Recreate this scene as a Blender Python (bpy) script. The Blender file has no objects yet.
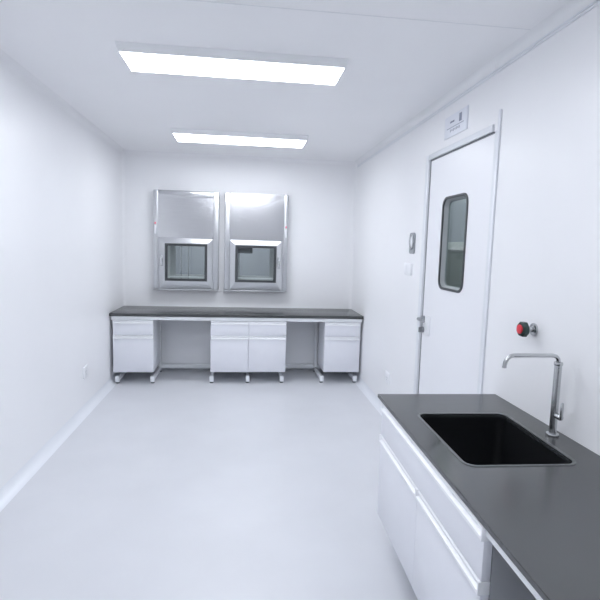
import bpy, bmesh, math, random
from mathutils import Matrix, Vector
random.seed(4)
scene = bpy.context.scene
COL = scene.collection

# ------------------------------------------------------------------ room dimensions (metres)
XL, XR = -1.527, 1.497          # left / right wall faces
YB, YF = 6.574, -1.25           # wall with the hatches / wall behind the viewer
ZC = 2.8214                     # ceiling
CAM_H = 1.6799

# ------------------------------------------------------------------ materials
def principled(name, col, rough=.5, metal=0., coat=0., spec=.5, noise=None, bump=0., bump_scale=200., emit=None, estr=0.,
               stretch=(1, 1, 1), coat_rough=.1):
    m = bpy.data.materials.new(name); m.use_nodes = True
    nt = m.node_tree; b = nt.nodes['Principled BSDF']
    b.inputs['Base Color'].default_value = (*col, 1)
    b.inputs['Roughness'].default_value = rough
    b.inputs['Metallic'].default_value = metal
    b.inputs['Coat Weight'].default_value = coat
    b.inputs['Coat Roughness'].default_value = coat_rough
    b.inputs['Specular IOR Level'].default_value = spec
    if emit:
        b.inputs['Emission Color'].default_value = (*emit, 1); b.inputs['Emission Strength'].default_value = estr
    if noise or bump:
        tc = nt.nodes.new('ShaderNodeTexCoord'); mp = nt.nodes.new('ShaderNodeMapping')
        mp.inputs['Scale'].default_value = stretch
        nt.links.new(tc.outputs['Object'], mp.inputs['Vector'])
    if noise:
        sc, amt = noise
        n = nt.nodes.new('ShaderNodeTexNoise'); n.inputs['Scale'].default_value = sc; n.inputs['Detail'].default_value = 5
        nt.links.new(mp.outputs['Vector'], n.inputs['Vector'])
        r = nt.nodes.new('ShaderNodeValToRGB')
        r.color_ramp.elements[0].position = .3; r.color_ramp.elements[1].position = .7
        r.color_ramp.elements[0].color = (*[c * (1 - amt) for c in col], 1)
        r.color_ramp.elements[1].color = (*[min(1, c * (1 + amt)) for c in col], 1)
        nt.links.new(n.outputs['Fac'], r.inputs['Fac']); nt.links.new(r.outputs['Color'], b.inputs['Base Color'])
    if bump:
        n2 = nt.nodes.new('ShaderNodeTexNoise'); n2.inputs['Scale'].default_value = bump_scale; n2.inputs['Detail'].default_value = 3
        nt.links.new(mp.outputs['Vector'], n2.inputs['Vector'])
        bp = nt.nodes.new('ShaderNodeBump'); bp.inputs['Strength'].default_value = bump; bp.inputs['Distance'].default_value = .002
        nt.links.new(n2.outputs['Fac'], bp.inputs['Height']); nt.links.new(bp.outputs['Normal'], b.inputs['Normal'])
    return m

def glass_mat(name, tint, refl=1.0):
    m = bpy.data.materials.new(name); m.use_nodes = True
    nt = m.node_tree; nt.nodes.clear()
    o = nt.nodes.new('ShaderNodeOutputMaterial'); mx = nt.nodes.new('ShaderNodeMixShader')
    t = nt.nodes.new('ShaderNodeBsdfTransparent'); g = nt.nodes.new('ShaderNodeBsdfGlossy'); f = nt.nodes.new('ShaderNodeFresnel')
    t.inputs['Color'].default_value = (*tint, 1); g.inputs['Roughness'].default_value = .02
    g.inputs['Color'].default_value = (refl, refl, refl, 1)
    # the pane does not bend light, so both of its faces reflect like the outside of glass
    ge = nt.nodes.new('ShaderNodeNewGeometry'); mr = nt.nodes.new('ShaderNodeMapRange')
    mr.inputs['To Min'].default_value = 1.45; mr.inputs['To Max'].default_value = 1 / 1.45
    nt.links.new(ge.outputs['Backfacing'], mr.inputs['Value']); nt.links.new(mr.outputs['Result'], f.inputs['IOR'])
    nt.links.new(f.outputs['Fac'], mx.inputs['Fac']); nt.links.new(t.outputs[0], mx.inputs[1]); nt.links.new(g.outputs[0], mx.inputs[2])
    nt.links.new(mx.outputs[0], o.inputs['Surface'])
    return m

M = {}
M['wall'] = principled('white_wall_panel', (.89, .893, .905), .42, coat=.2, coat_rough=.24, noise=(1.2, .012))
M['ceiling'] = principled('white_ceiling_panel', (.92, .92, .93), .5, noise=(1.0, .012))
M['trim'] = principled('white_cove_profile', (.84, .86, .90), .3, coat=.3)
M['joint'] = principled('joint_sealant', (.80, .81, .83), .6)
M['floor'] = principled('pale_blue_grey_vinyl', (.665, .676, .705), .38, coat=.12, coat_rough=.25, noise=(2.2, .025), bump=.03, bump_scale=60)
M['cab'] = principled('white_powder_coated_steel', (.79, .80, .845), .38, noise=(9, .008))
M['alu'] = principled('white_aluminium_profile', (.88, .89, .91), .3)
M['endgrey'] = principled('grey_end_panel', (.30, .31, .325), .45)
M['frame'] = principled('white_steel_tube', (.84, .86, .88), .35)
M['top'] = principled('dark_grey_worktop', (.033, .036, .038), .22, spec=1.0, noise=(160, .06))
M['rim'] = principled('grey_sink_rim', (.11, .117, .12), .35)
M['sink'] = principled('black_polypropylene', (.004, .0045, .006), .6, spec=.25, noise=(40, .1))
M['steel'] = principled('brushed_stainless_steel', (.70, .705, .72), .19, metal=1, noise=(260, .04), bump=.03, bump_scale=300, stretch=(.02, .3, 1))
M['steel2'] = principled('satin_stainless_steel', (.66, .67, .685), .28, metal=1, noise=(200, .03), stretch=(.05, 1, 1))
M['chrome'] = principled('dull_chrome', (.55, .56, .57), .25, metal=1)
M['lever'] = principled('grey_satin_nickel', (.36, .37, .39), .3, metal=1)
M['chamber'] = principled('stainless_chamber', (.80, .82, .82), .4, metal=.2)
M['gasket'] = principled('dark_grey_rubber_gasket', (.055, .06, .065), .55)
M['doorgasket'] = principled('grey_window_gasket', (.07, .075, .08), .45)
M['darkbox'] = principled('dark_grey_plastic', (.07, .08, .09), .5)
M['reveal'] = principled('grey_window_reveal', (.40, .425, .435), .45)
M['seal'] = principled('door_seal', (.20, .21, .23), .7)
M['door'] = principled('white_door_leaf', (.86, .865, .89), .4, coat=.2, coat_rough=.24)
M['jamb'] = principled('door_frame_aluminium', (.76, .78, .81), .38)
M['plastic'] = principled('white_plastic', (.88, .89, .91), .35)
M['slot'] = principled('dark_socket_slot', (.25, .26, .28), .6)
M['grey'] = principled('grey_device_plate', (.36, .38, .40), .38, metal=.4)
M['dome'] = principled('white_translucent_dome', (.88, .9, .92), .2)
M['acrylic'] = principled('pale_sign_board', (.80, .82, .88), .3)
M['ink'] = principled('dark_blue_grey_print', (.24, .26, .33), .6)
M['ink2'] = principled('pale_grey_print', (.42, .44, .50), .6)
M['red'] = principled('red_plastic', (.75, .05, .07), .4)
M['ledred'] = principled('pinkish_red_lamp', (.85, .25, .32), .4)
M['green'] = principled('dark_green_plastic', (.02, .045, .04), .42)
M['foot'] = principled('dark_levelling_foot', (.10, .11, .12), .6)
M['glass'] = glass_mat('clear_window_glass', (.93, .95, .945), .8)
M['doorglass'] = glass_mat('door_window_glass', (.86, .90, .89), .5)
M['diff'] = principled('lit_lamp_diffuser', (.9, .9, .9), .5, emit=(.945, .98, 1.045), estr=9.0)
M['corr'] = principled('corridor_wall_paint', (.44, .465, .52), .6)
M['corr2'] = principled('corridor_lower_paint', (.36, .385, .385), .6)
M['rail'] = principled('corridor_handrail', (.72, .75, .75), .5)
M['lampbody'] = principled('lamp_housing', (.90, .91, .92), .4)

# ------------------------------------------------------------------ mesh helpers
class MB:
    def __init__(s): s.bm = bmesh.new()
    def add(s, me, mtx=None):
        if mtx is not None: me.transform(mtx)
        s.bm.from_mesh(me); bpy.data.meshes.remove(me); return s
    def _merge(s, b2, mtx=None):
        me = bpy.data.meshes.new('tmp'); b2.to_mesh(me); b2.free(); return s.add(me, mtx)
    def box(s, lo, hi, bev=0., seg=2, mtx=None):
        b = bmesh.new(); bmesh.ops.create_cube(b, size=1)
        for v in b.verts:
            v.co = Vector([lo[i] + (v.co[i] + .5) * (hi[i] - lo[i]) for i in range(3)])
        if bev: bmesh.ops.bevel(b, geom=b.edges[:], offset=bev, segments=seg, profile=.5, affect='EDGES')
        return s._merge(b, mtx)
    def cyl(s, p0, p1, r0, r1=None, seg=24, bev=0.):
        r1 = r0 if r1 is None else r1
        p0, p1 = Vector(p0), Vector(p1); d = p1 - p0
        b = bmesh.new(); bmesh.ops.create_cone(b, cap_ends=True, segments=seg, radius1=r0, radius2=r1, depth=d.length)
        if bev:
            es = [e for e in b.edges if any(len(f.verts) > 4 for f in e.link_faces)]
            bmesh.ops.bevel(b, geom=es, offset=bev, segments=2, profile=.5, affect='EDGES')
        q = Vector((0, 0, 1)).rotation_difference(d.normalized()).to_matrix().to_4x4()
        return s._merge(b, Matrix.Translation((p0 + p1) / 2) @ q)
    def prism(s, pts, axis, a, b, order=None):
        """pts: 2D profile; axis: extrusion axis; the 2D coords map to the two other axes in xyz order"""
        bm = bmesh.new(); oth = [i for i in range(3) if i != axis]
        def P(p, t):
            c = [0, 0, 0]; c[oth[0]] = p[0]; c[oth[1]] = p[1]; c[axis] = t; return bm.verts.new(c)
        A = [P(p, a) for p in pts]; B = [P(p, b) for p in pts]; n = len(pts)
        bm.faces.new(A); bm.faces.new(B[::-1])
        for i in range(n): bm.faces.new((A[i], B[i], B[(i + 1) % n], A[(i + 1) % n]))
        bmesh.ops.recalc_face_normals(bm, faces=bm.faces[:])
        return s._merge(bm)
    def tube(s, path, r, seg=16):
        bm = bmesh.new(); path = [Vector(p) for p in path]; rings = []
        up = None
        for i, p in enumerate(path):
            t = (path[min(i + 1, len(path) - 1)] - path[max(i - 1, 0)]).normalized()
            if up is None:
                up = t.orthogonal().normalized()
            up = (up - t * up.dot(t)).normalized(); w = t.cross(up)
            rr = r[i] if isinstance(r, (list, tuple)) else r
            rings.append([bm.verts.new(p + (up * math.cos(2 * math.pi * k / seg) + w * math.sin(2 * math.pi * k / seg)) * rr) for k in range(seg)])
        for a, b in zip(rings, rings[1:]):
            for k in range(seg): bm.faces.new((a[k], b[k], b[(k + 1) % seg], a[(k + 1) % seg]))
        bm.faces.new(rings[0]); bm.faces.new(rings[-1][::-1])
        bmesh.ops.recalc_face_normals(bm, faces=bm.faces[:])
        return s._merge(bm)
    def loops(s, rings, close_first=False, close_last=False, cyclic=False):
        """skin between successive closed rings (lists of points with equal count)"""
        bm = bmesh.new(); R = [[bm.verts.new(p) for p in r] for r in rings]; n = len(R[0])
        pairs = list(zip(R, R[1:])) + ([(R[-1], R[0])] if cyclic else [])
        for a, b in pairs:
            for k in range(n): bm.faces.new((a[k], a[(k + 1) % n], b[(k + 1) % n], b[k]))
        if close_first: bm.faces.new(R[0][::-1])
        if close_last: bm.faces.new(R[-1])
        bmesh.ops.recalc_face_normals(bm, faces=bm.faces[:])
        return s._merge(bm)
    def sphere(s, c, rad, seg=20):
        b = bmesh.new(); bmesh.ops.create_uvsphere(b, u_segments=seg, v_segments=seg // 2, radius=1)
        for v in b.verts: v.co = Vector((v.co.x * rad[0] + c[0], v.co.y * rad[1] + c[1], v.co.z * rad[2] + c[2]))
        return s._merge(b)
    def build(s, name, mat, parent=None, loc=None, label=None, smooth=math.radians(35)):
        me = bpy.data.meshes.new(name); s.bm.to_mesh(me); s.bm.free()
        for p in me.polygons: p.use_smooth = True
        me.set_sharp_from_angle(angle=smooth)
        me.materials.append(mat)
        o = bpy.data.objects.new(name, me); COL.objects.link(o)
        if parent: o.parent = parent
        if loc is not None: o.location = loc
        if label: o['label'] = label
        return o

def plate(loops, thick, bevel=0.):
    """flat plate in its local XY plane, holes allowed, centred on z = 0, edges bevelled"""
    c = bpy.data.curves.new('tmp', 'CURVE'); c.dimensions = '2D'; c.fill_mode = 'BOTH'
    c.extrude = thick / 2 - bevel; c.bevel_depth = bevel; c.bevel_resolution = 1; c.offset = -bevel
    for L in loops:
        sp = c.splines.new('POLY'); sp.points.add(len(L) - 1)
        for p, q in zip(sp.points, L): p.co = (q[0], q[1], 0, 1)
        sp.use_cyclic_u = True
    o = bpy.data.objects.new('tmp', c); COL.objects.link(o)
    bpy.context.view_layer.update()
    me = bpy.data.meshes.new_from_object(o.evaluated_get(bpy.context.evaluated_depsgraph_get()))
    bpy.data.objects.remove(o); bpy.data.curves.remove(c)
    return me

def rrect(x0, y0, x1, y1, r, n=6):
    pts = []
    for cx, cy, a0 in ((x1 - r, y1 - r, 0), (x0 + r, y1 - r, 90), (x0 + r, y0 + r, 180), (x1 - r, y0 + r, 270)):
        for k in range(n + 1):
            a = math.radians(a0 + 90 * k / n); pts.append((cx + r * math.cos(a), cy + r * math.sin(a)))
    return pts
def rect(x0, y0, x1, y1): return [(x0, y0), (x1, y0), (x1, y1), (x0, y1)]
# plate in the XZ plane (facing -y): local x->x, y->z, z->-y
def XZ(y): return Matrix(((1, 0, 0, 0), (0, 0, -1, y), (0, 1, 0, 0), (0, 0, 0, 1)))
# plate in the YZ plane (facing -x): local x->-y, y->z, z->-x
def YZ(x): return Matrix(((0, 0, -1, x), (-1, 0, 0, 0), (0, 1, 0, 0), (0, 0, 0, 1)))

def tag(o, label=None, cat=None, group=None, kind=None):
    if label: o['label'] = label
    if cat: o['category'] = cat
    if group: o['group'] = group
    if kind: o['kind'] = kind
    return o
def thing(name, label, cat, loc, rz=0., group=None, kind=None):
    o = bpy.data.objects.new(name, None); COL.objects.link(o)
    o.location = loc; o.rotation_euler = (0, 0, rz); o.empty_display_size = .1
    return tag(o, label, cat, group, kind)
def copy_tree(o, parent=None):
    c = o.copy(); COL.objects.link(c)
    if parent: c.parent = parent
    for ch in list(o.children): copy_tree(ch, c)
    return c

# ------------------------------------------------------------------ the room shell
S = 'structure'
m = MB().box((XL - .1, YF - .1, -.1), (XR + .1, YB + .1, 0))
tag(m.build('floor', M['floor']), 'pale blue-grey seamless vinyl floor of the room', 'floor', kind=S)
m = MB().box((XL - .1, YF - .1, ZC), (XR + .1, YB + .1, ZC + .1))
ceil = tag(m.build('ceiling', M['ceiling']), 'white panelled ceiling holding the long panel lamps', 'ceiling', kind=S)
m = MB().box((XL - .1, YF - .1, 0), (XL, YB + .1, ZC))
tag(m.build('wall_left', M['wall']), 'plain white panel wall on the left side of the room', 'wall', kind=S)
m = MB().box((XL, YF - .1, 0), (XR, YF, ZC))
tag(m.build('wall_front', M['wall']), 'white panel wall behind the viewer', 'wall', kind=S)

# pass-through hatches: centre x, base z
HX = (-.716, .176); HZ = 1.077
m = MB()
xs = [XL, HX[0] - .31, HX[0] + .31, HX[1] - .31, HX[1] + .31, XR]
for k in range(5):
    if k % 2 == 0: m.box((xs[k], YB, 0), (xs[k + 1], YB + .1, ZC))
    else:
        m.box((xs[k], YB, 0), (xs[k + 1], YB + .1, HZ + .09)); m.box((xs[k], YB, HZ + .63), (xs[k + 1], YB + .1, ZC))
tag(m.build('wall_back', M['wall']), 'white panel end wall carrying the two stainless hatches', 'wall', kind=S)

DY0, DY1, DZ = 2.885, 3.922, 2.405           # door opening
m = MB()
m.box((XR, YF - .1, 0), (XR + .1, DY0, ZC)); m.box((XR, DY1, 0), (XR + .1, YB + .1, ZC)); m.box((XR, DY0, DZ), (XR + .1, DY1, ZC))
tag(m.build('wall_right', M['wall']), 'white panel wall on the right with the door in it', 'wall', kind=S)

# coves: concave quarter-round profiles where surfaces meet
def cove(cx, cz, r, sx, sz, n=8):
    """profile whose corner is (cx,cz); it extends r towards sx / sz"""
    pts = [(cx, cz), (cx + sx * r, cz)]
    ox, oz = cx + sx * r, cz + sz * r
    for k in range(1, n):
        a = math.pi / 2 * k / n
        pts.append((ox - sx * r * math.sin(a), oz - sz * r * math.cos(a)))
    pts.append((cx, cz + sz * r)); return pts
RC = .05
def strip(name, pts, axis, a, b, label, cat, mat='trim'):
    tag(MB().prism(pts, axis, a, b).build(name, M[mat], smooth=math.radians(40)), label, cat, kind=S)
strip('trim_1', cove(XL, ZC, RC, 1, -1), 1, YF, YB, 'white cove between left wall and ceiling', 'trim', 'wall')
strip('trim_2', cove(XR, ZC, RC, -1, -1), 1, YF, YB, 'white cove between right wall and ceiling', 'trim', 'wall')
strip('trim_3', cove(YB, ZC, RC, -1, -1), 0, XL, XR, 'white cove between end wall and ceiling', 'trim', 'wall')
strip('trim_4', cove(XL, YB, .04, 1, -1), 2, 0, ZC, 'white vertical cove in the left far corner', 'trim', 'wall')
strip('trim_5', cove(XR, YB, .04, -1, -1), 2, 0, ZC, 'white vertical cove in the right far corner', 'trim', 'wall')
RB = .07
strip('baseboard_left', cove(XL, 0, RB, 1, 1), 1, YF, YB, 'white coved skirting along the left wall', 'skirting')
strip('baseboard_back', cove(YB, 0, RB, -1, 1), 0, XL, XR, 'white coved skirting along the end wall', 'skirting')
m = MB(); m.prism(cove(XR, 0, RB, -1, 1), 1, YF, DY0 - .07); m.prism(cove(XR, 0, RB, -1, 1), 1, DY1 + .063, YB)
tag(m.build('baseboard_right', M['trim'], smooth=math.radians(40)), 'white coved skirting along the right wall', 'skirting', kind=S)
# thin beads of the ceiling profile on the right wall, a ceiling joint
m = MB(); m.box((XR - .006, YF, ZC - .075), (XR, YB - .04, ZC - .066)); m.box((XR - .006, YF, ZC - .058), (XR, YB - .04, ZC - .050))
tag(m.build('trim_6', M['trim']), 'thin double bead under the ceiling along the right wall', 'trim', kind=S)
m = MB().box((XL + .05, 2.500, ZC - .0012), (XR - .05, 2.506, ZC))
tag(m.build('trim_7', M['joint']), 'fine straight joint across the ceiling panels', 'joint', kind=S)

# ------------------------------------------------------------------ the door in the right wall
door = thing('door_1', 'white single door with tall rounded window in the right wall', 'door', (XR, 3.40, 0), kind=S)
oy = -3.40
WY0, WY1, WZ0, WZ1, WR = 3.203, 3.622, 1.394, 2.076, .075
def yz_loop(y0, z0, y1, z1, r): return rrect(-y1 - oy, z0, -y0 - oy, z1, r)
leaf = MB().add(plate([rect(-(DY1 - .008) - oy, .008, -(DY0 + .006) - oy, DZ - .010), yz_loop(WY0, WZ0, WY1, WZ1, WR)], .05, .002), YZ(.031))
leaf = leaf.build('leaf', M['door'], door)
g = MB().add(plate([yz_loop(WY0 - .004, WZ0 - .004, WY1 + .004, WZ1 + .004, WR), yz_loop(WY0 + .014, WZ0 + .014, WY1 - .014, WZ1 - .014, WR - .014)], .012, .003), YZ(.004))
g.build('window_gasket', M['doorgasket'], leaf)
rv = MB().loops([[(.008, -x, z) for x, z in yz_loop(WY0 + .012, WZ0 + .012, WY1 - .012, WZ1 - .012, WR - .012)],
                 [(.050, -x, z) for x, z in yz_loop(WY0 + .029, WZ0 + .029, WY1 - .029, WZ1 - .029, WR - .03)]])
rv.build('window_reveal', M['reveal'], leaf)
p = MB().add(plate([yz_loop(WY0 + .024, WZ0 + .024, WY1 - .024, WZ1 - .024, WR - .022)], .004), YZ(.040))
p.build('pane', M['doorglass'], leaf)
fr = MB()
fr.box((-.014, DY1 + oy, 0), (.10, DY1 + .062 + oy, DZ + .04), .003)                # lock-side jamb
fr.box((-.014, 2.905 + oy, DZ), (.10, DY1 + oy + .001, DZ + .042), .003)            # head
fr.box((-.004, DY0 - .05 + oy, 0), (.10, DY0 + oy, DZ), .001)                       # hinge-side jamb, flush
fr.build('frame', M['jamb'], door)
tr = MB().box((-.012, 2.822 + oy, 0), (0, 2.846 + oy, 2.515), .003).build('edge_profile', M['trim'], door)
sl = MB(); sl.box((.004, 3.9135 + oy, .01), (.04, 3.9215 + oy, DZ - .012)); sl.box((.003, DY0 + .006 + oy, DZ - .0105), (.04, DY1 - .001 + oy, DZ - .0005))
sl.build('seal', M['seal'], door)
hd = MB(); hd.box((-.003, 3.745 + oy, .995), (.007, 3.842 + oy, 1.15), .0015); hd.build('lock_plate', M['plastic'], door)
hl = MB(); hl.cyl((-.016, 3.875 + oy, 1.118), (.007, 3.875 + oy, 1.118), .026, bev=.004)
hl.tube([(-.012, 3.875 + oy, 1.118), (-.040, 3.875 + oy, 1.118), (-.050, 3.868 + oy, 1.118), (-.054, 3.850 + oy, 1.118), (-.054, 3.78 + oy, 1.117), (-.053, 3.735 + oy, 1.115), (-.050, 3.728 + oy, 1.115)],
        [.012, .012, .0125, .0125, .0115, .0105, .006])
hl.build('lever_handle', M['lever'], door)
kt = MB(); kt.cyl((-.016, 3.885 + oy, 1.025), (.007, 3.885 + oy, 1.025), .024, bev=.004); kt.box((-.036, 3.877 + oy, 1.003), (-.014, 3.893 + oy, 1.045), .003)
kt.build('thumb_turn', M['lever'], door)

# the corridor seen through the door window
CX = XR + 1.35
m = MB().box((CX, 1.5, 0), (CX + .1, 9.2, ZC)); tag(m.build('wall_corridor', M['corr']), 'grey corridor wall seen through the door window', 'wall', kind=S)
m = MB().box((XR + .1, 1.5, -.1), (CX, 9.2, 0)); tag(m.build('floor_corridor', M['corr2']), 'grey corridor floor beyond the door', 'floor', kind=S)
m = MB().box((XR + .1, 1.5, ZC), (CX, 9.2, ZC + .1)); tag(m.build('ceiling_corridor', M['corr']), 'corridor ceiling beyond the door', 'ceiling', kind=S)
m = MB().box((XR + .1, 1.4, 0), (CX, 1.5, ZC)); m.box((XR + .1, 9.2, 0), (CX, 9.3, ZC)); m.box((XR + .1, YB + .1, 0), (XR + .12, 9.2, ZC))
tag(m.build('wall_corridor_end', M['corr']), 'end walls of the corridor beyond the door', 'wall', kind=S)
m = MB().box((CX - .02, 1.5, 0), (CX, 9.2, 1.70)); tag(m.build('trim_8', M['corr2']), 'darker dado panel on the corridor wall', 'dado', kind=S)
m = MB().box((CX - .045, 1.5, 1.70), (CX, 9.2, 1.80), .008); tag(m.build('trim_9', M['rail']), 'pale rail across the corridor wall behind the door window', 'rail', kind=S)
la = bpy.data.lights.new('corridor_fill', 'AREA'); la.shape = 'RECTANGLE'; la.size = .3; la.size_y = 3.0; la.energy = 12; la.color = (.95, 1, 1)  # unseen fill lamp added to brighten what shows through the door window
lo = bpy.data.objects.new('corridor_fill', la); COL.objects.link(lo); lo.location = (XR + .72, 5.6, ZC - .03)

# the next room, seen dimly through both windows of each hatch
Y2 = YB + .1; Y3 = Y2 + 2.2
m = MB().box((XL - .6, Y3, 0), (XR + .1, Y3 + .1, ZC)); tag(m.build('wall_next_room', M['corr']), 'grey far wall of the next room seen through the hatches', 'wall', kind=S)
m = MB().box((XL - .7, Y2, 0), (XL - .6, Y3, ZC)); tag(m.build('wall_next_room_side', M['corr']), 'side wall of the next room behind the hatches', 'wall', kind=S)
m = MB().box((XL - .6, Y2, -.1), (XR + .1, Y3, 0)); tag(m.build('floor_next_room', M['corr2']), 'floor of the next room behind the hatches', 'floor', kind=S)
m = MB().box((XL - .6, Y2, ZC), (XR + .1, Y3, ZC + .1)); tag(m.build('ceiling_next_room', M['corr']), 'ceiling of the next room behind the hatches', 'ceiling', kind=S)
lb = bpy.data.lights.new('next_room_fill', 'AREA'); lb.shape = 'RECTANGLE'; lb.size = 1.3; lb.size_y = .3; lb.energy = 20; lb.color = (.98, .98, 1)  # unseen fill lamp added to lighten the hatch interiors from behind
lp = bpy.data.objects.new('next_room_fill', lb); COL.objects.link(lp); lp.location = (-.3, Y2 + 1.2, ZC - .03)

# ------------------------------------------------------------------ ceiling lamps
def lamp(label, x0, x1, y0, y1, group='panel lamps on the ceiling', h=.05, g=.020):
    cx, cy = (x0 + x1) / 2, (y0 + y1) / 2
    r = thing('ceiling_lamp', label, 'ceiling lamp', (cx, cy, ZC), group=group)
    hx, hy = (x1 - x0) / 2, (y1 - y0) / 2
    ring = lambda ex, z: [(sx * (hx + ex), sy * (hy + ex), z) for sx, sy in ((-1, -1), (1, -1), (1, 1), (-1, 1))]
    b = MB().loops([ring(g, 0), ring(g, -.008), ring(.006, -h), ring(0, -h), ring(0, -h + .006)], close_first=True, close_last=True)
    b.build('housing', M['lampbody'], r)
    d = MB().box((-hx + .001, -hy + .001, -h - .003), (hx - .001, hy - .001, -h + .0055), .002)
    d.build('diffuser', M['diff'], r)
    return r
lamp('long lit panel lamp, the larger one nearer the viewer', -.725, .600, 3.086, 3.400)
lamp('long lit panel lamp, the smaller one over the far bench', -.710, .636, 5.19, 5.566)
lamp('added long lit panel lamp above the viewer, unseen, out of the picture', -.72, .63, .98, 1.33)  # unseen lamp, added for the light it gives the room

# ------------------------------------------------------------------ stainless pass-through hatches
def hatch(label, cx, s, dents, controlbox, roll):
    """s = -1: handle and indicator on its left; s = +1: mirrored"""
    r = thing('pass_through_hatch', label, 'pass box', (cx, YB - .001, HZ), group='stainless hatches on the end wall')
    W, H = .41, 1.268
    XX = lambda a, b: (min(s * a, s * b), max(s * a, s * b))
    body = MB().add(plate([rect(-W, 0, W, H), rect(-.285, .105, .285, .615)], .10, .004), XZ(-.05))
    body.box((-W - .004, -.112, -.004), (W + .004, -.096, .012), .004)
    body.build('body', M['steel2'], r)
    a, b = XX(W - .056, W)                                          # strip carrying the indicator
    MB().box((a, -.122, .012), (b, -.098, H - .004), .009, 3).build('side_strip', M['steel2'], r)
    a2, b2 = XX(-W, -W + .070)
    MB().box((a2, -.122, .012), (b2, -.098, H - .004), .009, 3).build('side_strip', M['steel2'], r)
    # upper cover: a thin sheet, gently buckled, its top rolled back
    lo, hi = min(b, b2), max(a, a2)
    if lo > hi: lo, hi = hi, lo
    nx, nz = 40, 60; z0, z1 = .674, H - .004
    bm = bmesh.new(); G = []
    for j in range(nz + 1):
        v = j / nz; row = []
        for i in range(nx + 1):
            u = i / nx; x = lo + u * (hi - lo); z = z0 + v * (z1 - z0)
            y = -.112
            t = max(0, (z - (z1 - .030)) / .030)                   # rolled-back top
            y += roll * t * t
            y += dents(u, v)
            row.append(bm.verts.new((x, y, z)))
        G.append(row)
    for j in range(nz):
        for i in range(nx): bm.faces.new((G[j][i], G[j][i + 1], G[j + 1][i + 1], G[j + 1][i]))
    rim = [e for e in bm.edges if e.is_boundary]
    ex = bmesh.ops.extrude_edge_only(bm, edges=rim)
    for v in ex['geom']:
        if isinstance(v, bmesh.types.BMVert): v.co.y = -.099
    bmesh.ops.recalc_face_normals(bm, faces=bm.faces[:])
    me = bpy.data.meshes.new('t'); bm.to_mesh(me); bm.free()
    MB().add(me).build('cover_panel', M['steel'], r, smooth=math.radians(50))
    # window door: raised mitred frame
    ox0, ox1, oz0, oz1 = -.338, .336, .016, .668
    ix0, ix1, iz0, iz1 = -.268, .266, .120, .598
    R4 = lambda x0, z0, x1, z1, y: [(x0, y, z0), (x1, y, z0), (x1, y, z1), (x0, y, z1)]
    d = MB().loops([R4(ox0, oz0, ox1, oz1, -.100), R4(ox0, oz0, ox1, oz1, -.112), R4(ox0 + .004, oz0 + .004, ox1 - .004, oz1 - .004, -.116),
                    R4(ix0 - .010, iz0 - .010, ix1 + .010, iz1 + .010, -.134), R4(ix0, iz0, ix1, iz1, -.134), R4(ix0, iz0, ix1, iz1, -.100)], cyclic=True)
    d = d.build('door', M['steel2'], r, smooth=math.radians(12))
    MB().add(plate([rect(ix0 - .003, iz0 - .003, ix1 + .003, iz1 + .003), rrect(ix0 + .034, iz0 + .030, ix1 - .034, iz1 - .030, .008)], .016, .003), XZ(-.119)).build('gasket', M['gasket'], d)
    MB().box((ix0 + .010, -.117, iz0 + .010), (ix1 - .010, -.112, iz1 - .010)).build('glass', M['glass'], d)
    hx = s * .303
    h = MB().box((hx - .014, -.142, .305), (hx + .014, -.119, .445), .005); h.box((hx - .010, -.160, .36), (hx + .010, -.139, .425), .006)
    h.build('handle', M['chrome'], d)
    # chamber behind the glass
    c = MB(); a_, z_a, z_b, yb = .30, .095, .625, .52
    c.box((-a_, -.004, z_a), (-a_ + .012, yb, z_b)); c.box((a_ - .012, -.004, z_a), (a_, yb, z_b))
    c.box((-a_ + .012, -.004, z_a), (a_ - .012, yb, z_a + .012)); c.box((-a_ + .012, -.004, z_b - .012), (a_ - .012, yb, z_b))
    c = c.build('chamber', M['chamber'], r)
    rd = MB().add(plate([rect(-.2875, .1075, .2875, .6125), rect(-.21, .17, .21, .56)], .02, .003), XZ(yb - .022)); rd.build('far_door', M['steel2'], c)
    MB().box((-.2085, yb - .024, .1715), (.2085, yb - .020, .5585)).build('far_glass', M['glass'], c)
    sb = MB().box((-.24, -.09, .166), (.24, -.078, .178), .003); sb.build('sill_bar', M['alu'], r)
    if controlbox:
        MB().box((-.238, -.085, .495), (-.045, -.02, .60), .012).build('interlock_box', M['darkbox'], r)
    else:
        k = MB()
        for xx in (-.12, -.02): k.box((xx, .30, .107), (xx + .012, .315, .60))
        k.build('inner_rods', M['chrome'], r)
    ix = s * .385
    MB().box((ix - .010, -.1265, .715), (ix + .010, -.1215, .822), .002).build('label_strip', M['plastic'], r)
    i_ = MB().cyl((ix, -.120, .850), (ix, -.130, .850), .013, bev=.003); i_.build('indicator_lamp', M['ledred'], r)
    return r
def dents_left(u, v):
    v0 = .905 - .022 * math.exp(-((u - .55) / .16) ** 2) + .006 * math.cos(6 * u)          # a soft crease across the sheet
    return -.0016 * math.exp(-((v - v0) / .020) ** 2) - .0010 * math.exp(-((u - .60) / .05) ** 2) * math.exp(-((v - .96) / .03) ** 2) + .0006 * math.sin(5 * u + 2 * v)
def dents_right(u, v):
    return .0016 * math.exp(-((v - .93) / .07) ** 2) * (math.exp(-((u - .05) / .10) ** 2) + math.exp(-((u - .95) / .10) ** 2)) + .0005 * math.exp(-((v - .90) / .14) ** 2) * math.sin(math.pi * u)
hatch('stainless wall hatch whose handle and red light are on its left edge', HX[0], -1, dents_left, False, .007)
hatch('stainless wall hatch with a dark box inside the window and handle on its right', HX[1], 1, dents_right, True, .0015)

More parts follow.
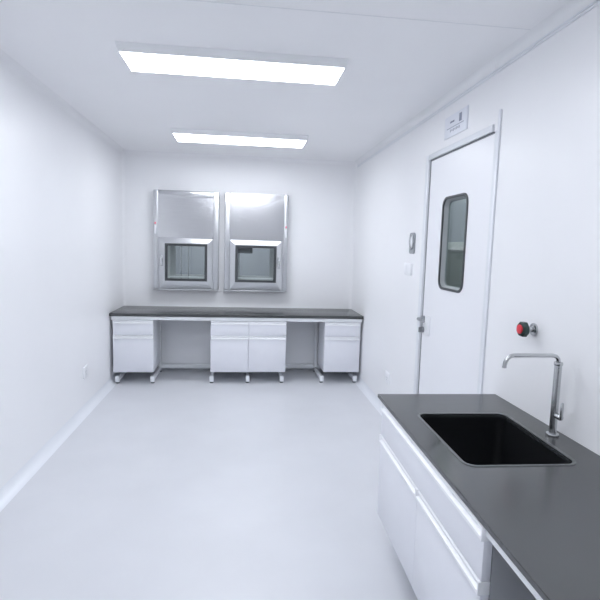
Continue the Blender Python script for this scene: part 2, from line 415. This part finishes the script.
# ------------------------------------------------------------------ lab furniture
def grip(m, axis, a, b, face, z0, z1, out=.014, deep=0.):
    """white extruded grip rail: two lips with a groove; face = position of its back plane, it stands out towards negative"""
    h = z1 - z0
    pts = [(face, z0), (face - out, z0), (face - out, z0 + h * .26), (face - out * .50, z0 + h * .38), (face - out * .42, z0 + h * .40),
           (face - out * .42, z0 + h * .64), (face - out * .72, z0 + h * .66), (face - out * .72, z0 + h * .82), (face - out * .45, z0 + h * .97), (face, z1)]
    m.prism(pts, axis, a + .006, b - .006)
    for p, q in ((a, a + .008), (b - .008, b)):
        lo = [0, 0, z0 - .001]; hi = [0, 0, z1 + .001]
        oth = 1 - axis
        lo[axis], hi[axis] = p, q; lo[oth], hi[oth] = face - out - .001, face + deep
        m.box(lo, hi, .002)

def shell(m, lo, hi, t=.018, top=False):
    """open-topped carcass of panels, open front towards -depth handled by doors"""
    x0, y0, z0 = lo; x1, y1, z1 = hi
    m.box((x0, y0, z0), (x0 + t, y1, z1), .001); m.box((x1 - t, y0, z0), (x1, y1, z1), .001)
    m.box((x0 + t, y0, z0), (x1 - t, y1, z0 + t), .001); m.box((x0 + t, y1 - t, z0 + t), (x1 - t, y1, z1), .001)
    if top: m.box((x0 + t, y0, z1 - t), (x1 - t, y1 - t, z1), .001)

YBF = 5.858                                       # bench front edge
tp = MB().box((XL + .001, YBF, .815), (XR - .001, YB - .001, .85), .003)
tag(tp.build('bench_worktop', M['top']), 'long dark grey worktop running wall to wall under the hatches', 'worktop')

# suspended cabinets under the far bench
def bench_cabinet(label, x0, x1):
    cx, w = (x0 + x1) / 2, (x1 - x0) / 2
    r = thing('base_cabinet', label, 'cabinet', (cx, YBF, .145), group='white base cabinets under the far bench')
    Z = -.145
    b = MB(); shell(b, (-w, .030, 0), (w, .50, .772 + Z), top=True); b.build('body', M['cab'], r)
    d = MB().box((-w + .002, .012, .592 + Z), (w - .002, .029, .727 + Z), .0015).build('drawer', M['cab'], r)
    h = MB(); grip(h, 0, -w + .001, w - .001, .029, .728 + Z, .768 + Z, .024); h.build('handle', M['alu'], d)
    d = MB().box((-w + .002, .012, .002), (w - .002, .029, .548 + Z), .0015).build('door', M['cab'], r)
    h = MB(); grip(h, 0, -w + .001, w - .001, .029, .549 + Z, .589 + Z, .024); h.build('handle', M['alu'], d)
    return r
bench_cabinet('white one-drawer cabinet at the left end of the far bench', -1.490, -1.030)
bench_cabinet('white one-drawer cabinet, left half of the joined middle pair', -.362, .0895)
bench_cabinet('white one-drawer cabinet, right half of the joined middle pair', .0905, .545)
bench_cabinet('white one-drawer cabinet at the right end of the far bench', 1.020, 1.466)

fr = thing('bench_support', 'white steel frame of rails and C-shaped legs carrying the far worktop', 'bench support', (0, YBF, 0))
MB().box((XL + .018, .008, .7735), (XR - .018, .034, .8145), .002).build('front_rail', M['frame'], fr)
MB().box((XL + .018, .600, .045), (XR - .018, .632, .100), .003).build('rear_beam', M['frame'], fr)
MB().box((XL + .018, .636, .100), (XR - .018, .650, .8145), .001).build('back_panel', M['plastic'], fr)
for x in (-1.452, -1.046, -.349, .086, .505, 1.003, 1.425):
    c = MB(); c.box((x - .024, .030, .020), (x + .024, .075, .090), .005); c.box((x - .016, .074, .026), (x + .016, .66, .070), .003); c.box((x - .020, .560, .068), (x + .020, .598, .7735), .003)
    c.box((x - .020, .035, .7735), (x + .020, .635, .8140), .003)
    c = c.build('c_leg', M['frame'], fr)
    for yy in (.068, .60):
        MB().cyl((x, yy, 0), (x, yy, .012), .021, bev=.002).cyl((x, yy, .010), (x, yy, .024), .008).build('levelling_foot', M['foot'], c)

# ---- near counter with the sink, standing very slightly askew to the wall
NC = (.7874, 2.6825, 0); CR = -.0227
def world_wall_x(y):      # local x of the right wall at local y
    return (XR - .002 - NC[0] + math.sin(CR) * y) / math.cos(CR)
NEAR = -2.60
sx0, sx1, sy0, sy1 = .121, .572, -.934, -.346
hole = rrect(sx0, sy0, sx1, sy1, .040); rim = rrect(sx0 - .014, sy0 - .014, sx1 + .014, sy1 + .014, .054)
wt = MB()
outer = [(0, 0), (0, NEAR), (world_wall_x(NEAR), NEAR), (world_wall_x(0), 0)]
t_ = .018
bm = bmesh.new()
def ring(pts, z): return [bm.verts.new((x, y, z)) for x, y in pts]
def edges(vs): return [bm.edges.new((vs[i], vs[(i + 1) % len(vs)])) for i in range(len(vs))]
def inset(pts, d):   # small chamfer towards the inside of the convex outline
    c = (sum(p[0] for p in pts) / 4, sum(p[1] for p in pts) / 4)
    return [(x + (d if x < c[0] else -d), y + (d if y < c[1] else -d)) for x, y in pts]
o_top = ring(inset(outer, .002), .85); o_mid = ring(outer, .848); o_bot = ring(outer, .85 - t_)
r_top = ring(rim, .85); r_mid = ring(hole, .844); r_bot = ring(hole, .85 - t_)
e = edges(o_top) + edges(r_top); bmesh.ops.triangle_fill(bm, edges=e, use_beauty=True)
e = edges(o_bot) + edges(r_bot); bmesh.ops.triangle_fill(bm, edges=e, use_beauty=True)
for A, B in ((o_top, o_mid), (o_mid, o_bot), (r_top, r_mid), (r_mid, r_bot)):
    n = len(A)
    for k in range(n): bm.faces.new((A[k], A[(k + 1) % n], B[(k + 1) % n], B[k]))
bmesh.ops.recalc_face_normals(bm, faces=bm.faces[:])
me = bpy.data.meshes.new('t'); bm.to_mesh(me); bm.free()
w_ = wt.add(me).build('sink_worktop', M['top'], loc=NC, smooth=math.radians(20)); w_.rotation_euler = (0, 0, CR)
tag(w_, 'dark grey worktop along the right wall with the sink cut into it', 'worktop')

# sink bowl
def bowl():
    R = lambda g, z, r: [(x, y, z) for x, y in rrect(sx0 - g, sy0 - g, sx1 + g, sy1 + g, r)]
    return MB().loops([R(.020, .8315, .06), R(.0035, .8315, .048), R(.002, .80, .046), R(-.010, .58, .042), R(-.022, .562, .036), R(-.05, .552, .03), R(-.20, .548, .02),
                       R(-.20, .540, .02), R(-.045, .543, .03), R(-.010, .552, .04), R(.004, .575, .045), R(.014, .80, .05), R(.020, .815, .06)], cyclic=True)
sink = thing('sink', 'deep black sink bowl set into the worktop on the right', 'sink', NC, CR)
bo = bowl().build('bowl', M['sink'], sink)
dcx, dcy = (sx0 + sx1) / 2, (sy0 + sy1) / 2
MB().cyl((dcx, dcy, .536), (dcx, dcy, .551), .10, seg=32, bev=.002).cyl((dcx, dcy, .46), (dcx, dcy, .538), .03).build('drain', M['sink'], sink)

R2 = lambda g, z, r: [(x, y, z) for x, y in rrect(sx0 - g, sy0 - g, sx1 + g, sy1 + g, r)]
MB().loops([R2(.015, .8502, .055), R2(.0145, .8522, .0545), R2(.0125, .8530, .0525), R2(.004, .8530, .044), R2(.0015, .8515, .0415), R2(.0015, .8502, .0415)], cyclic=True).build('rim', M['rim'], sink, label='grey rim')

# sink cabinet (local axes: x across, y away from the viewer)
sc = thing('sink_cabinet', 'wide white two-door cabinet under the sink worktop on the right', 'cabinet', NC, CR)
ya, yb_, ym = -1.322, -.092, -.718
b = MB()
b.box((.036, yb_ - .018, .180), (.655, yb_, .798), .001)
b.box((.040, ya + .018, .180), (.655, yb_ - .018, .198), .001); b.box((.637, ya + .018, .198), (.655, yb_ - .018, .798), .001)
b.build('body', M['cab'], sc)
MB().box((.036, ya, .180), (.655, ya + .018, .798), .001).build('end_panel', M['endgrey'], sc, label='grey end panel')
d = MB().box((.004, ya + .001, .647), (.034, yb_ - .001, .784), .0015).build('false_drawer_front', M['cab'], sc)
h = MB(); grip(h, 1, ya, yb_, .020, .784, .828, .024, .0155); h.build('handle', M['alu'], d)
for p, q in ((ya + .001, ym - .001), (ym + .001, yb_ - .001)):
    d = MB().box((.004, p, .184), (.034, q, .603), .0015).build('door', M['cab'], sc)
    h = MB(); grip(h, 1, p - .001, q + .001, .020, .603, .646, .024, .0155); h.build('handle', M['alu'], d)

nc = thing('base_cabinet', 'added white cabinet under the near end of the sink worktop, unseen, shading the knee space', 'cabinet', NC, CR)  # unseen cabinet added to darken the knee space beside the sink cabinet
b = MB()
b.box((.036, -2.52, .180), (.655, -2.502, .798), .001); b.box((.036, -2.018, .180), (.655, -2.00, .798), .001); b.box((.04, -2.502, .18), (.655, -2.018, .198), .001)
b.build('body', M['cab'], nc)
d = MB().box((.004, -2.519, .647), (.034, -2.001, .784), .0015).build('drawer', M['cab'], nc)
h = MB(); grip(h, 1, -2.52, -2.00, .020, .784, .828, .024, .0155); h.build('handle', M['alu'], d)
d = MB().box((.004, -2.519, .184), (.034, -2.001, .603), .0015).build('door', M['cab'], nc)
h = MB(); grip(h, 1, -2.52, -2.00, .020, .603, .646, .024, .0155); h.build('handle', M['alu'], d)

f2 = thing('sink_bench_support', 'white steel frame with C-shaped legs carrying the sink worktop', 'bench support', NC, CR)
MB().box((.040, NEAR + .02, .7990), (.068, -.02, .8317), .001).box((.006, -1.998, .8050), (.041, ya - .002, .8317), .001).build('front_rail', M['frame'], f2)
MB().box((.660, NEAR + .02, .045), (.685, -.02, .100), .003).build('rear_beam', M['frame'], f2)
MB().box((.690, NEAR + .02, .100), (.700, -.02, .8315), .001).build('back_panel', M['frame'], f2)
for y in (-.36, -1.255, -2.50):
    c = MB(); c.box((.115, y - .026, .022), (.69, y + .026, .088), .004); c.box((.660, y - .020, .086), (.688, y + .020, .8310), .003)
    c = c.build('c_leg', M['frame'], f2)
    for xx in (.138, .64):
        MB().cyl((xx, y, 0), (xx, y, .012), .021, bev=.002).cyl((xx, y, .010), (xx, y, .024), .008).build('levelling_foot', M['foot'], c)

# ---- tap behind the sink: only its spout end reaches into the picture
fx, fy = 1.430, 2.03
tap = thing('sink_tap', 'grey metal tap with bent spout hanging over the black sink', 'tap', (fx, fy, .85))
MB().cyl((0, 0, 0), (0, 0, .012), .028, bev=.003).cyl((0, 0, .010), (0, 0, .33), .016).cyl((0, 0, .33), (0, 0, .345), .019, bev=.003).build('column', M['chrome'], tap)
zt, xe = .375, 1.172 - fx
path = [(0, 0, .34), (0, 0, .345), (-.004, 0, .36), (-.015, 0, .371), (-.03, 0, zt), (-.10, 0, zt), (xe + .045, 0, zt)]
for k in range(1, 9):
    a = math.pi / 2 * k / 8; path.append((xe + .045 - .045 * math.sin(a), 0, zt - .045 + .045 * math.cos(a)))
path.append((xe, 0, .332)); path.append((xe - .001, 0, .318))
MB().tube(path, .0090).build('spout', M['chrome'], tap)
MB().cyl((0, -.014, .10), (0, -.05, .10), .013, bev=.003).box((-.006, -.056, .09), (.006, -.046, .17), .003).build('lever', M['chrome'], tap)

# ---- green knob with red centre on the wall above
kn = thing('wall_valve', 'dark green octagonal knob with a red centre on the right wall above the sink', 'valve', (XR, 2.335, 1.293))
MB().cyl((0, 0, 0), (-.012, 0, 0), .032, bev=.003).cyl((-.010, 0, 0), (-.05, 0, 0), .014).build('stem', M['chrome'], kn)
oc = lambda r, x, ph=math.pi / 8: [(x, r * math.cos(2 * math.pi * k / 8 + ph), r * math.sin(2 * math.pi * k / 8 + ph)) for k in range(8)]
MB().loops([oc(.030, -.045), oc(.040, -.052), oc(.040, -.072), oc(.034, -.080)], close_first=True, close_last=True).build('knob', M['green'], kn, smooth=math.radians(20))
MB().cyl((-.078, 0, 0), (-.087, 0, 0), .024, bev=.003).build('cap', M['red'], kn)

# ------------------------------------------------------------------ devices on the walls (right wall, facing -x)
sg = thing('door_sign', 'pale sign board with small dark print above the door', 'sign', (XR, 3.46, 2.505))
MB().box((-.008, -.188, 0), (0, .188, .155), .002).build('board', M['acrylic'], sg)
MB().box((-.0090, -.100, .078), (-.0078, -.060, .134)).build('printed_block', M['ink'], sg)
MB().box((-.0090, .020, .098), (-.0078, .090, .110)).build('printed_dash', M['ink'], sg)
q = MB(); q.box((-.0088, -.135, .062), (-.0078, .145, .068))
for k in range(7): q.box((-.0088, -.075 + k * .024, .034 + .004 * (k % 2)), (-.0078, -.060 + k * .024, .050 + .003 * ((k + 1) % 2)))
q.build('fine_print', M['ink2'], sg)

al = thing('wall_mounted_call_point', 'grey wall device with an oval white lens beside the door', 'wall device', (XR, 4.235, 1.646))
MB().add(plate([rrect(-.068, 0, .068, .186, .03)], .010, .003), YZ(-.005)).build('backplate', M['grey'], al)
MB().add(plate([[(.052 * math.cos(a * math.pi / 16), .105 + .072 * math.sin(a * math.pi / 16)) for a in range(32)],
                [(.034 * math.cos(a * math.pi / 16), .108 + .052 * math.sin(a * math.pi / 16)) for a in range(32)]], .010, .003), YZ(-.0145)).build('ring', M['chrome'], al)
MB().sphere((-.009, 0, .108), (.012, .034, .052)).build('lens', M['dome'], al)

def plate_fitting(name, label, cat, loc, w, h, face, kind, group=None):
    """face = -1: on the right wall looking to -x; +1: on the left wall looking to +x"""
    r = thing(name, label, cat, loc, group=group)
    d = .012
    lo, hi = sorted((0, face * d))
    MB().box((lo, -w / 2, -h / 2), (hi, w / 2, h / 2), .004).build('cover_plate', M['plastic'], r)
    if kind == 'switch':
        for s in (-1, 1):
            l2, h2 = sorted((face * (d - .002), face * (d + .0025)))
            MB().box((l2, s * w / 4 - w * .22, -h * .38), (h2, s * w / 4 + w * .22, h * .38), .0015).build('rocker', M['plastic'], r)
    else:
        k = MB(); l2, h2 = sorted((face * (d - .002), face * (d + .0015)))
        k.box((l2, -w * .36, -h * .36), (h2, w * .36, h * .36), .002); k.build('socket_face', M['plastic'], r)
        k = MB(); l2, h2 = sorted((face * d, face * (d + .0020)))
        for yy in (-.018, .018): k.box((l2, yy - .0016, -.004), (h2, yy + .0016, .012))
        k.box((l2, -.0016, -.028), (h2, .0016, -.012)); k.build('pin_slots', M['slot'], r)
    return r
plate_fitting('light_switch', 'white double switch plate under the grey oval device by the door', 'switch', (XR, 4.31, 1.508), .205, .105, -1, 'switch')
plate_fitting('wall_socket', 'small white socket low on the right wall beyond the door', 'socket', (XR, 4.765, .376), .125, .115, -1, 'socket', 'low wall sockets')
plate_fitting('wall_socket', 'small white socket low on the left wall', 'socket', (XL, 4.95, .393), .135, .115, 1, 'socket', 'low wall sockets')

# ------------------------------------------------------------------ world, camera, view
w = bpy.data.worlds.new('world'); scene.world = w; w.use_nodes = True
w.node_tree.nodes['Background'].inputs['Color'].default_value = (.8, .9, 1, 1)
w.node_tree.nodes['Background'].inputs['Strength'].default_value = .3
P, YAW, ROLL, F = .108, .1188, .0292, 491.0973
fwd = Vector((math.sin(YAW) * math.cos(P), math.cos(YAW) * math.cos(P), -math.sin(P)))
right = Vector((math.cos(YAW), -math.sin(YAW), 0)); up = right.cross(fwd)
c, s = math.cos(ROLL), math.sin(ROLL)
R = c * right + s * up; U = -s * right + c * up
cam = bpy.data.cameras.new('camera'); co = bpy.data.objects.new('camera', cam); COL.objects.link(co)
cam.sensor_fit = 'HORIZONTAL'; cam.sensor_width = 36; cam.lens = F / 600 * 36; cam.clip_start = .05
mt = Matrix((( R.x, U.x, -fwd.x, 0), (R.y, U.y, -fwd.y, 0), (R.z, U.z, -fwd.z, CAM_H), (0, 0, 0, 1)))
co.matrix_world = mt
scene.camera = co
vs = scene.view_settings
vs.view_transform = 'Standard'; vs.look = 'None'; vs.gamma = 1; vs.use_curve_mapping = False
vs.exposure = .72
scene.cycles.use_denoising = True
scene.cycles.max_bounces = 12; scene.cycles.diffuse_bounces = 8; scene.cycles.glossy_bounces = 6; scene.cycles.transparent_max_bounces = 12
scene.cycles.sample_clamp_indirect = 6
